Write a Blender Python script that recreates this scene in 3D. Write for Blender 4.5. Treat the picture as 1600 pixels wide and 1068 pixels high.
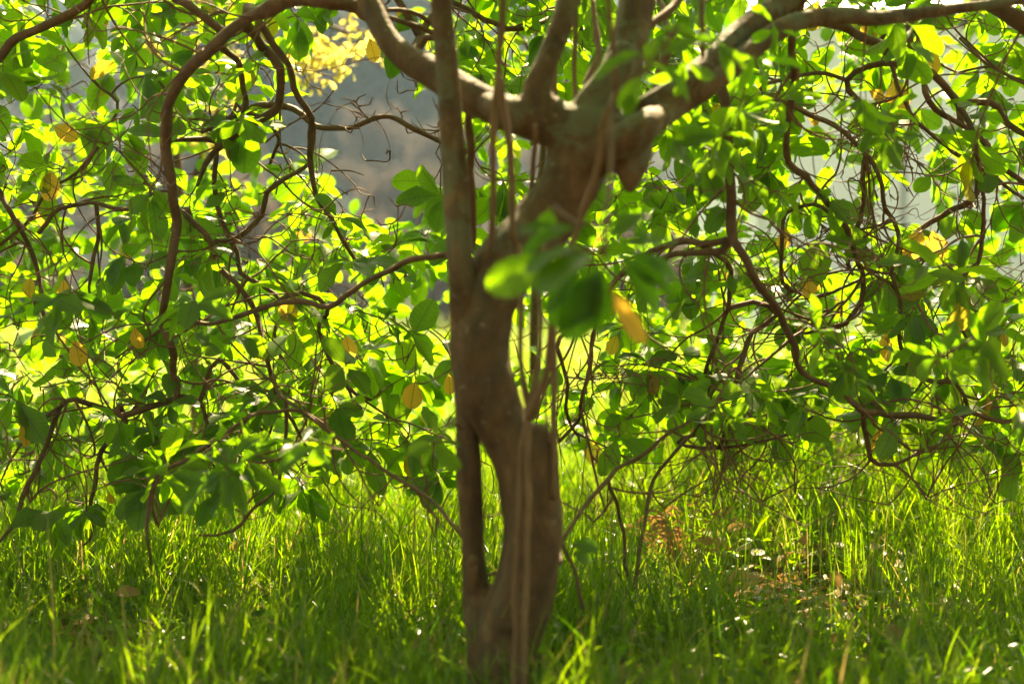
import bpy, math, random
import numpy as np
from mathutils import Vector, Matrix, noise
random.seed(7); rng = np.random.default_rng(7)
R_ = math.radians
S = bpy.context.scene
for o in list(bpy.data.objects): bpy.data.objects.remove(o)
COL = S.collection

# ---------------------------------------------------------------- camera, light, exposure
CAM_Z = 0.95; PITCH = R_(-2.24); F = 60/36*1600
cd = bpy.data.cameras.new('camera'); cam = bpy.data.objects.new('camera', cd); COL.objects.link(cam)
cam.location = (0, 0, CAM_Z); cam.rotation_euler = (R_(90)+PITCH, 0, 0)
cd.lens = 60; cd.sensor_width = 36; cd.clip_start = 0.05; cd.clip_end = 2000
cd.dof.use_dof = True; cd.dof.focus_distance = 4.75; cd.dof.aperture_fstop = 1.8
S.camera = cam
SUN_EL, SUN_AZ = 47, 10            # sun behind the tree, a little to the right
sun_dir = Vector((math.sin(R_(SUN_AZ))*math.cos(R_(SUN_EL)), math.cos(R_(SUN_AZ))*math.cos(R_(SUN_EL)), math.sin(R_(SUN_EL))))
w = bpy.data.worlds.new("World"); S.world = w; w.use_nodes = True
sky = w.node_tree.nodes.new('ShaderNodeTexSky'); sky.sky_type = 'NISHITA'; sky.sun_disc = False
sky.sun_elevation = R_(SUN_EL); sky.sun_rotation = R_(SUN_AZ); sky.air_density = 1.0; sky.dust_density = 3.0
hs_ = w.node_tree.nodes.new('ShaderNodeHueSaturation'); hs_.inputs['Saturation'].default_value = .38      # a milky, hazy sky
w.node_tree.links.new(sky.outputs[0], hs_.inputs['Color']); w.node_tree.links.new(hs_.outputs[0], w.node_tree.nodes['Background'].inputs[0])
w.node_tree.nodes['Background'].inputs[1].default_value = 0.05
sl = bpy.data.lights.new('sun', 'SUN'); sl.energy = 5.0; sl.angle = R_(0.5); sl.color = (1, .87, .62)
so = bpy.data.objects.new('sun', sl); COL.objects.link(so); so.rotation_euler = sun_dir.to_track_quat('Z', 'Y').to_euler()
S.view_settings.view_transform = 'Standard'; S.view_settings.look = 'None'
S.view_settings.gamma = 1; S.view_settings.use_curve_mapping = False
S.view_settings.exposure = 2.7
S.view_settings.use_white_balance = True; S.view_settings.white_balance_temperature = 8300
S.render.engine = 'CYCLES'
S.cycles.max_bounces = 8; S.cycles.diffuse_bounces = 4; S.cycles.transmission_bounces = 6; S.cycles.glossy_bounces = 2
S.cycles.use_denoising = True

cp, sp_ = math.cos(PITCH), math.sin(PITCH)
def P(px, py, d):                  # a point d metres ahead, seen at that place in the photograph
    x = (px-800)/F*d; v = (534-py)/F*d
    return Vector((x, d*cp - v*sp_, CAM_Z + d*sp_ + v*cp))
def proj(p):
    p = np.asarray(p); y = p[..., 1]; z = p[..., 2]-CAM_Z
    d = y*cp + z*sp_; v = -y*sp_ + z*cp
    return 800 + p[..., 0]/d*F, 534 - v/d*F, d

# ---------------------------------------------------------------- helpers
def tag(o, label=None, cat=None, group=None, kind=None):
    if label: o['label'] = label
    if cat: o['category'] = cat
    if group: o['group'] = group
    if kind: o['kind'] = kind
    return o
def empty(name, loc=(0, 0, 0), rz=0):
    o = bpy.data.objects.new(name, None); COL.objects.link(o); o.location = loc; o.rotation_euler = (0, 0, rz)
    o.empty_display_size = .1
    return o
def link(name, me, parent=None):
    o = bpy.data.objects.new(name, me); COL.objects.link(o)
    if parent: o.parent = parent; o.matrix_parent_inverse = Matrix.Translation(parent.location).inverted() if parent.rotation_euler.z == 0 else parent.matrix_basis.inverted()
    return o
def mesh(name, verts, faces, mat, smooth=True):
    me = bpy.data.meshes.new(name); me.from_pydata([tuple(v) for v in verts], [], faces)
    me.materials.append(mat)
    if smooth: me.polygons.foreach_set('use_smooth', [True]*len(me.polygons))
    me.update(); return me
def np_mesh(name, V, tris_or_quads, mat, uv=None, tint=None, smooth=True):
    k = tris_or_quads.shape[1]; me = bpy.data.meshes.new(name)
    me.vertices.add(len(V)); me.vertices.foreach_set('co', V.astype(np.float32).ravel())
    n = len(tris_or_quads); me.loops.add(n*k); me.polygons.add(n)
    me.loops.foreach_set('vertex_index', tris_or_quads.astype(np.int32).ravel())
    me.polygons.foreach_set('loop_start', np.arange(0, n*k, k, dtype=np.int32))
    me.polygons.foreach_set('loop_total', np.full(n, k, dtype=np.int32))
    me.polygons.foreach_set('use_smooth', np.full(n, smooth))
    if uv is not None:
        l = me.uv_layers.new(name='UVMap'); l.data.foreach_set('uv', uv[tris_or_quads.ravel()].astype(np.float32).ravel())
    if tint is not None:
        a = me.color_attributes.new('tint', 'FLOAT_COLOR', 'POINT')
        t4 = np.ones((len(V), 4), np.float32); t4[:, :tint.shape[1]] = tint; a.data.foreach_set('color', t4.ravel())
    me.materials.append(mat); me.update(calc_edges=True); return me

# ---------------------------------------------------------------- materials
def newmat(name):
    m = bpy.data.materials.new(name); m.use_nodes = True; nt = m.node_tree
    for n in list(nt.nodes):
        if n.type != 'OUTPUT_MATERIAL' and n.type != 'BSDF_PRINCIPLED': nt.nodes.remove(n)
    return m, nt, nt.nodes['Principled BSDF'], nt.nodes['Material Output']
def N(nt, t, **kw):
    n = nt.nodes.new(t)
    for k, v in kw.items():
        if k in n.inputs.keys(): n.inputs[k].default_value = v
        else: setattr(n, k, v)
    return n
def math_(nt, op, a, b=None):
    n = nt.nodes.new('ShaderNodeMath'); n.operation = op
    for i, v in enumerate((a, b)):
        if v is None: continue
        if isinstance(v, (int, float)): n.inputs[i].default_value = v
        else: nt.links.new(v, n.inputs[i])
    return n.outputs[0]
def mix_(nt, f, a, b):
    n = nt.nodes.new('ShaderNodeMix'); n.data_type = 'RGBA'
    for s, v in ((n.inputs[0], f), (n.inputs[6], a), (n.inputs[7], b)):
        if isinstance(v, (int, float)): s.default_value = v
        elif isinstance(v, tuple): s.default_value = (*v, 1)
        else: nt.links.new(v, s)
    return n.outputs[2]
def ramp_(nt, f, stops):
    n = nt.nodes.new('ShaderNodeValToRGB'); e = n.color_ramp.elements
    while len(e) < len(stops): e.new(.5)
    for i, (p, c) in enumerate(stops): e[i].position = p; e[i].color = (*c, 1) if len(c) == 3 else c
    nt.links.new(f, n.inputs[0]); return n.outputs[0]

def leaf_mat(name, top_a, top_b, tr_a, tr_b, yel_top, yel_tr, trans=.60, rough=.40, veins=True, spots=True):
    m, nt, bs, out = newmat(name)
    at = N(nt, 'ShaderNodeAttribute', attribute_name='tint')
    sep = nt.nodes.new('ShaderNodeSeparateColor'); nt.links.new(at.outputs['Color'], sep.inputs[0])
    r, g, b = sep.outputs
    top = mix_(nt, g, mix_(nt, r, top_a, top_b), yel_top); tr = mix_(nt, g, mix_(nt, r, tr_a, tr_b), yel_tr)
    if veins:
        uv = N(nt, 'ShaderNodeUVMap', uv_map='UVMap'); sx = nt.nodes.new('ShaderNodeSeparateXYZ'); nt.links.new(uv.outputs[0], sx.inputs[0])
        au = math_(nt, 'ABSOLUTE', math_(nt, 'SUBTRACT', sx.outputs[0], .5))
        ph = math_(nt, 'FRACT', math_(nt, 'MULTIPLY', math_(nt, 'SUBTRACT', sx.outputs[1], math_(nt, 'MULTIPLY', au, .38)), 8.5))
        side = math_(nt, 'LESS_THAN', math_(nt, 'ABSOLUTE', math_(nt, 'SUBTRACT', ph, .5)), .07)
        mid = math_(nt, 'LESS_THAN', au, .018)
        v = math_(nt, 'MAXIMUM', math_(nt, 'MULTIPLY', side, .45), mid)
        top = mix_(nt, v, top, (.13, .19, .05)); tr = mix_(nt, math_(nt, 'MULTIPLY', v, .75), tr, (.05, .12, .01))
    if spots:
        tc = N(nt, 'ShaderNodeTexCoord')
        no = N(nt, 'ShaderNodeTexNoise', Scale=38.0, Detail=3.0); nt.links.new(tc.outputs['Object'], no.inputs['Vector'])
        sp = ramp_(nt, no.outputs[0], [(.66, (0, 0, 0)), (.72, (1, 1, 1))])
        k = math_(nt, 'MULTIPLY', sp, math_(nt, 'ADD', math_(nt, 'MULTIPLY', g, .7), .3))
        top = mix_(nt, k, top, (.12, .06, .02)); tr = mix_(nt, k, tr, (.12, .05, .01))
        n2 = N(nt, 'ShaderNodeTexNoise', Scale=9.0, Detail=2.0); nt.links.new(tc.outputs['Object'], n2.inputs['Vector'])
        h = N(nt, 'ShaderNodeHueSaturation'); nt.links.new(tr, h.inputs['Color'])
        nt.links.new(math_(nt, 'ADD', math_(nt, 'MULTIPLY', n2.outputs[0], .5), .78), h.inputs['Value']); tr = h.outputs[0]
    bp = N(nt, 'ShaderNodeBump', Strength=.25, Distance=.002)
    if veins: nt.links.new(v, bp.inputs['Height']); nt.links.new(bp.outputs[0], bs.inputs['Normal'])
    bs.inputs['Specular IOR Level'].default_value = .32; nt.links.new(top, bs.inputs['Base Color']); bs.inputs['Roughness'].default_value = rough
    t = nt.nodes.new('ShaderNodeBsdfTranslucent'); nt.links.new(tr, t.inputs[0])
    mx = nt.nodes.new('ShaderNodeMixShader'); mx.inputs[0].default_value = trans
    nt.links.new(bs.outputs[0], mx.inputs[1]); nt.links.new(t.outputs[0], mx.inputs[2]); nt.links.new(mx.outputs[0], out.inputs[0])
    return m
M_leaf = leaf_mat('leaf', (.035, .085, .012), (.06, .12, .02), (.13, .38, .012), (.30, .55, .02), (.42, .24, .04), (.85, .48, .06))
M_yleaf = leaf_mat('yellow_leaf', (.10, .13, .02), (.16, .16, .03), (.55, .60, .10), (.80, .72, .2), (.4, .26, .05), (.9, .6, .08), trans=.6)
M_far = leaf_mat('far_foliage', (.006, .016, .014), (.016, .029, .025), (.01, .026, .014), (.02, .036, .02), (.04, .035, .032), (.03, .026, .022), trans=.3, rough=.7, veins=False, spots=False)
M_brush = leaf_mat('dry_brush', (.085, .062, .052), (.15, .115, .095), (.08, .06, .048), (.13, .10, .08), (.05, .06, .03), (.08, .085, .035), trans=.3, rough=.8, veins=False, spots=False)
M_grass = leaf_mat('grass_blade', (.010, .040, .005), (.08, .16, .015), (.10, .31, .006), (.46, .68, .025), (.38, .28, .12), (.55, .38, .12), trans=.5, rough=.27, veins=False, spots=False)
M_litter = leaf_mat('litter', (.16, .08, .03), (.28, .15, .06), (.3, .13, .03), (.45, .22, .06), (.5, .33, .15), (.6, .36, .1), trans=.3, rough=.5, spots=False)

def bark_mat(name, c1, c2, c3, scale=22, lichen=.0, bump=.5):
    m, nt, bs, out = newmat(name)
    tc = N(nt, 'ShaderNodeTexCoord'); mp = N(nt, 'ShaderNodeMapping'); mp.inputs['Scale'].default_value = (1, 1, .55)
    nt.links.new(tc.outputs['Object'], mp.inputs[0])
    n1 = N(nt, 'ShaderNodeTexNoise', Scale=float(scale), Detail=8.0, Roughness=.65); nt.links.new(mp.outputs[0], n1.inputs['Vector'])
    n2 = N(nt, 'ShaderNodeTexNoise', Scale=5.0, Detail=3.0); nt.links.new(tc.outputs['Object'], n2.inputs['Vector'])
    c = ramp_(nt, n1.outputs[0], [(.3, c1), (.55, c2), (.75, c3)])
    c = mix_(nt, math_(nt, 'MULTIPLY', n2.outputs[0], .35), c, c1)
    if lichen:
        n3 = N(nt, 'ShaderNodeTexNoise', Scale=13.0, Detail=9.0, Roughness=.7, Distortion=.6); n4 = N(nt, 'ShaderNodeTexNoise', Scale=3.1, Detail=2.0); n5 = N(nt, 'ShaderNodeTexNoise', Scale=60.0, Detail=3.0)
        for q in (n3, n4, n5): nt.links.new(tc.outputs['Object'], q.inputs['Vector'])
        f = ramp_(nt, math_(nt, 'ADD', n3.outputs[0], math_(nt, 'MULTIPLY', n4.outputs[0], .45)), [(.72, (0, 0, 0)), (.80, (1, 1, 1))])
        zz = nt.nodes.new('ShaderNodeSeparateXYZ'); nt.links.new(tc.outputs['Object'], zz.inputs[0])
        mr = nt.nodes.new('ShaderNodeMapRange'); nt.links.new(zz.outputs[2], mr.inputs[0]); mr.inputs[1].default_value = .8; mr.inputs[2].default_value = 1.15; mr.inputs[3].default_value = .15
        f = math_(nt, 'MULTIPLY', f, mr.outputs[0])
        c = mix_(nt, math_(nt, 'MULTIPLY', f, lichen), c, (.105, .12, .06))
        c = mix_(nt, math_(nt, 'MULTIPLY', ramp_(nt, n5.outputs[0], [(.66, (0, 0, 0)), (.72, (1, 1, 1))]), .5), c, (.27, .21, .13))
        dk = ramp_(nt, n3.outputs[0], [(.30, (1, 1, 1)), (.42, (0, 0, 0))]); c = mix_(nt, math_(nt, 'MULTIPLY', dk, .6), c, (.045, .022, .008))
    nt.links.new(c, bs.inputs['Base Color']); bs.inputs['Roughness'].default_value = .72
    bs.inputs['Specular IOR Level'].default_value = .35
    wv = N(nt, 'ShaderNodeTexNoise', Scale=90.0, Detail=4.0); nt.links.new(mp.outputs[0], wv.inputs['Vector'])
    hs = math_(nt, 'ADD', math_(nt, 'MULTIPLY', n1.outputs[0], 1.0), math_(nt, 'MULTIPLY', wv.outputs[0], .3))
    b = N(nt, 'ShaderNodeBump', Strength=bump, Distance=.012); nt.links.new(hs, b.inputs['Height']); nt.links.new(b.outputs[0], bs.inputs['Normal'])
    return m
M_bark = bark_mat('bark', (.042, .024, .007), (.115, .066, .021), (.24, .155, .058), lichen=.75, bump=.9)
M_branch = bark_mat('branch_bark', (.075, .039, .014), (.135, .076, .03), (.22, .135, .06), scale=40, bump=.4)
M_twig = bark_mat('twig_bark', (.10, .045, .02), (.19, .095, .042), (.30, .17, .085), scale=60, bump=.3)
M_shoot = bark_mat('shoot_bark', (.10, .062, .024), (.16, .10, .042), (.23, .16, .075), scale=30, bump=.2)

# ---------------------------------------------------------------- terrain
def ground_h(x, y):
    h = .018*math.sin(x*2.1+1)*math.cos(y*1.7) + .03*math.sin(x*.7+y*.5)
    k1 = min(1, max(0, (y-4.8)/2.4)); k2 = min(1, max(0, (x-.1)/.9)); k3 = 1-min(1, max(0, (y-9)/6))
    h += .44*k1*k1*(3-2*k1)*k2*k2*(3-2*k2)*k3
    if y > 22:
        t = y-22
        h += .035*t + .0013*t*t if t < 110 else .035*110 + .0013*110*110 + .32*(t-110)*math.exp(-(t-110)/160)
        h += (noise.noise(Vector((x*.03, y*.03, 0)))*4)*min(1, t/40)
        h += -.03*(x+6)*min(1, t/60)*(1 if x > -6 else .3)
    return h
ys = np.concatenate([np.linspace(-6, 12, 70), np.linspace(12.4, 40, 50), np.geomspace(41, 330, 45)])
nx = 90; V = []; Fc = []
for y in ys:
    half = 9+max(0, y)*.9
    for i in range(nx):
        x = (i/(nx-1)*2-1)*half; V.append((x, y, ground_h(x, y)))
for j in range(len(ys)-1):
    for i in range(nx-1):
        a = j*nx+i; Fc.append((a, a+1, a+nx+1, a+nx))
m, nt, bs, out = newmat('ground')
tc = N(nt, 'ShaderNodeTexCoord')
n1 = N(nt, 'ShaderNodeTexNoise', Scale=1.3, Detail=5.0); n2 = N(nt, 'ShaderNodeTexNoise', Scale=45.0, Detail=6.0)
n3 = N(nt, 'ShaderNodeTexNoise', Scale=.06, Detail=6.0)
for n in (n1, n2, n3): nt.links.new(tc.outputs['Object'], n.inputs['Vector'])
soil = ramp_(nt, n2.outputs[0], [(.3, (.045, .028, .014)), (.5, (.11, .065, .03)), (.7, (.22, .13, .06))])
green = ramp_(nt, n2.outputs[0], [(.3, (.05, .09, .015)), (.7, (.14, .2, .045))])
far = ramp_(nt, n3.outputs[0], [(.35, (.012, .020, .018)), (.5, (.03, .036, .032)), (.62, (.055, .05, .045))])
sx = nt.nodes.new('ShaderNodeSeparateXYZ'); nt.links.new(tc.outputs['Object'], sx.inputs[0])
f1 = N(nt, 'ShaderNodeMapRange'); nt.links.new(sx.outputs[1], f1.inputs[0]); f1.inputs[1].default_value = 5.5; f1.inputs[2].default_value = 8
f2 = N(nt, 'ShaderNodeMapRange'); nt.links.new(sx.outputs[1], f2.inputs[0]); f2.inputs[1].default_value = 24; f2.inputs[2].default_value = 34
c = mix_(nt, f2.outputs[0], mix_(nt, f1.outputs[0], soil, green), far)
nt.links.new(c, bs.inputs['Base Color']); bs.inputs['Roughness'].default_value = 1; bs.inputs['Specular IOR Level'].default_value = 0
b = N(nt, 'ShaderNodeBump', Strength=.6, Distance=.02); nt.links.new(n2.outputs[0], b.inputs['Height']); nt.links.new(b.outputs[0], bs.inputs['Normal'])
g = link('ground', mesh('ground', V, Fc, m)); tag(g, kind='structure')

# ---------------------------------------------------------------- tubes
def catmull(pts, step):
    pts = [np.array(p, float) for p in pts]
    if len(pts) < 3:
        n = max(2, int(np.linalg.norm(pts[-1][:3]-pts[0][:3])/step)); return [pts[0]+(pts[-1]-pts[0])*i/n for i in range(n+1)]
    ext = [2*pts[0]-pts[1]]+pts+[2*pts[-1]-pts[-2]]; outp = []
    for i in range(1, len(ext)-2):
        p0, p1, p2, p3 = ext[i-1:i+3]; n = max(1, int(round(np.linalg.norm(p2[:3]-p1[:3])/step)))
        for k in range(n):
            t = k/n
            q = .5*((2*p1)+(-p0+p2)*t+(2*p0-5*p1+4*p2-p3)*t*t+(-p0+3*p1-3*p2+p3)*t**3); q[3] = max(q[3], .0006); outp.append(q)
    outp.append(pts[-1]); return outp
def tube(path, sides=8, lump=0., seed=0, verts=None, faces=None, cap=True):
    V = [] if verts is None else verts; Fc = [] if faces is None else faces
    base = len(V); n = len(path); up = Vector((.3, .9, .1)).normalized(); prev = None
    for i, q in enumerate(path):
        p = Vector(q[:3]); r = q[3]
        a = Vector(path[max(0, i-1)][:3]); c = Vector(path[min(n-1, i+1)][:3]); t = (c-a)
        t = t.normalized() if t.length > 1e-9 else Vector((0, 0, 1))
        if prev is None: u = t.cross(up); u = u.normalized() if u.length > .01 else t.orthogonal().normalized()
        else:
            u = prev - t*prev.dot(t); u = u.normalized() if u.length > 1e-6 else t.orthogonal().normalized()
        prev = u; v = t.cross(u)
        for k in range(sides):
            an = 2*math.pi*k/sides; d = u*math.cos(an)+v*math.sin(an)
            rr = r
            if lump: rr *= 1+lump*noise.noise(Vector((p.x*9+d.x*1.2+seed, p.y*9+d.y*1.2, p.z*6+d.z*1.2)))+lump*.5*noise.noise(Vector((p.x*30+d.x*3, p.y*30+d.y*3+seed, p.z*22)))
            V.append(p+d*rr)
    for i in range(n-1):
        for k in range(sides):
            a = base+i*sides+k; b_ = base+i*sides+(k+1) % sides; Fc.append((a, b_, b_+sides, a+sides))
    if cap:
        Fc.append(tuple(base+k for k in range(sides))[::-1]); Fc.append(tuple(base+(n-1)*sides+k for k in range(sides)))
    return V, Fc
def trace(pts, d0, d1=None, wob=0.):
    """pts: (px, py, radius in px[, distance])"""
    d1 = d0 if d1 is None else d1; L = [0]
    for a, b_ in zip(pts, pts[1:]): L.append(L[-1]+math.hypot(b_[0]-a[0], b_[1]-a[1]))
    res = []
    for p, l in zip(pts, L):
        d = p[3] if len(p) > 3 else d0+(d1-d0)*l/L[-1]+wob*math.sin(l*.012+p[0])
        q = P(p[0], p[1], d); res.append((q.x, q.y, q.z, p[2]*d/F))
    return res

# ---------------------------------------------------------------- the tree
T0 = P(785, 1150, 3.5); T0.z = 0
tree = empty('broadleaf_tree', T0)
tag(tree, 'spreading broadleaf tree with crooked twin brown trunk and drooping leafy branches', 'tree')

DT = 3.5
trunk_main = [(782, 1165, 58), (783, 1110, 50), (785, 1060, 49), (796, 985, 54), (818, 925, 49), (831, 868, 45), (836, 818, 46), (829, 768, 46), (816, 715, 46),
              (785, 665, 42), (762, 618, 48), (748, 560, 46), (750, 500, 47), (764, 450, 50), (800, 398, 50), (845, 350, 48), (882, 302, 46), (902, 255, 47), (908, 212, 50), (912, 175, 44)]
stump = [(800, 980, 40), (822, 900, 42), (836, 820, 42), (836, 740, 34), (839, 695, 28), (840, 672, 21), (842, 660, 10)]
stem = [(766, 1075, 34, 3.5), (757, 1010, 29, 3.51), (746, 940, 23, 3.54), (739, 868, 18), (736, 800, 19), (732, 720, 20), (729, 650, 18), (726, 560, 20, 3.52), (722, 450, 21, 3.46), (718, 400, 20, 3.44), (712, 300, 20), (706, 200, 19.5), (698, 100, 18.5), (689, 0, 17), (682, -120, 16), (672, -300, 13), (650, -560, 8)]
limbA = [(905, 215, 38), (862, 196, 33), (805, 180, 28), (745, 156, 27, 3.6), (690, 122, 25), (645, 97, 22), (612, 70, 19), (592, 38, 18), (575, 0, 17), (548, -70, 15), (500, -160, 12), (460, -300, 7)]
limbR1 = [(900, 262, 34, 3.5), (945, 238, 30, 3.44), (1000, 202, 26, 3.4), (1049, 169, 20), (1112, 131, 18), (1180, 75, 17), (1240, 36, 15), (1319, 26, 14), (1375, 29, 11), (1469, 17, 9), (1544, 8, 8), (1640, -6, 6), (1760, -10, 3)]
limbR2 = [(930, 215, 34, 3.52), (985, 190, 28, 3.58), (1037, 157, 24), (1112, 98, 22), (1142, 68, 21), (1180, 34, 20), (1221, 8, 19), (1270, -50, 17), (1360, -200, 12), (1450, -420, 6)]
limbR3 = [(912, 200, 36, 3.5), (930, 165, 32), (960, 122, 29), (982, 67, 29), (996, 0, 28), (1010, -90, 24), (1000, -280, 16), (1030, -520, 7)]
limbR4 = [(880, 190, 28, 3.5), (838, 155, 24, 3.5), (848, 112, 19), (867, 67, 18), (890, 0, 17), (905, -80, 15), (860, -260, 11), (850, -480, 5)]
knob = [(960, 215, 34, 3.5), (985, 225, 38, 3.46), (988, 262, 27, 3.44), (984, 290, 15, 3.43), (983, 304, 5, 3.43)]
V = []; Fc = []
def short(tr, n, f):
    o_ = [list(q) for q in tr[:n]]; o_[-1][3] *= f; o_[-1][3] = max(o_[-1][3], .001); return o_
for k, (tr, d0, d1) in enumerate(((trunk_main, 3.5, 3.5), (stump, 3.47, 3.46), (knob, 3.45, 3.45))):
    tube(catmull(trace(tr, d0, d1), .03), 22, .16, k*7, V, Fc)
for tr, n, k in ((stem, 4, 3), (limbA, 4, 4), (limbR1, 4, 5), (limbR2, 4, 6), (limbR3, 4, 7), (limbR4, 4, 8)):
    tube(catmull(short(trace(tr, 3.5, 3.5), n, .6), .03), 22, .1, k*7, V, Fc)
tm = mesh('trunk', V, Fc, M_bark); to = bpy.data.objects.new('tmp', tm); COL.objects.link(to)
md = to.modifiers.new('r', 'REMESH'); md.mode = 'VOXEL'; md.voxel_size = .009; md.use_smooth_shade = True
sm = to.modifiers.new('s', 'SMOOTH'); sm.factor = .6; sm.iterations = 5
dg = bpy.context.evaluated_depsgraph_get(); nm = bpy.data.meshes.new_from_object(to.evaluated_get(dg)); nm.name = 'trunk'
bpy.data.objects.remove(to); nm.polygons.foreach_set('use_smooth', [True]*len(nm.polygons))
if not nm.materials: nm.materials.append(M_bark)
link('trunk', nm, tree)
skel = []                    # points twigs may grow from: (x, y, z, r)
def add_part(name, path, mat, sides=12, lump=.12, seed=0, grow=True):
    V, Fc = tube(path, sides, lump, seed); o = link(name, mesh(name, V, Fc, mat), tree)
    if grow: skel.extend([tuple(q) for q in path if q[3] < .05])
    return o
add_part('stem', catmull(trace(stem, 3.56, 3.4), .03), M_bark, 18, .08, 3, False)
skel.extend([tuple(q) for q in catmull(trace(stem, 3.56, 3.4), .03)])
for tr, de, k in ((limbA, 4.0, 1), (limbR1, 4.1, 2), (limbR2, 4.3, 3), (limbR3, 3.9, 4), (limbR4, 3.6, 5)):
    o = add_part('limb', catmull(trace(tr, 3.5, de), .03), M_bark, 16, .14, k*3)

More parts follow.
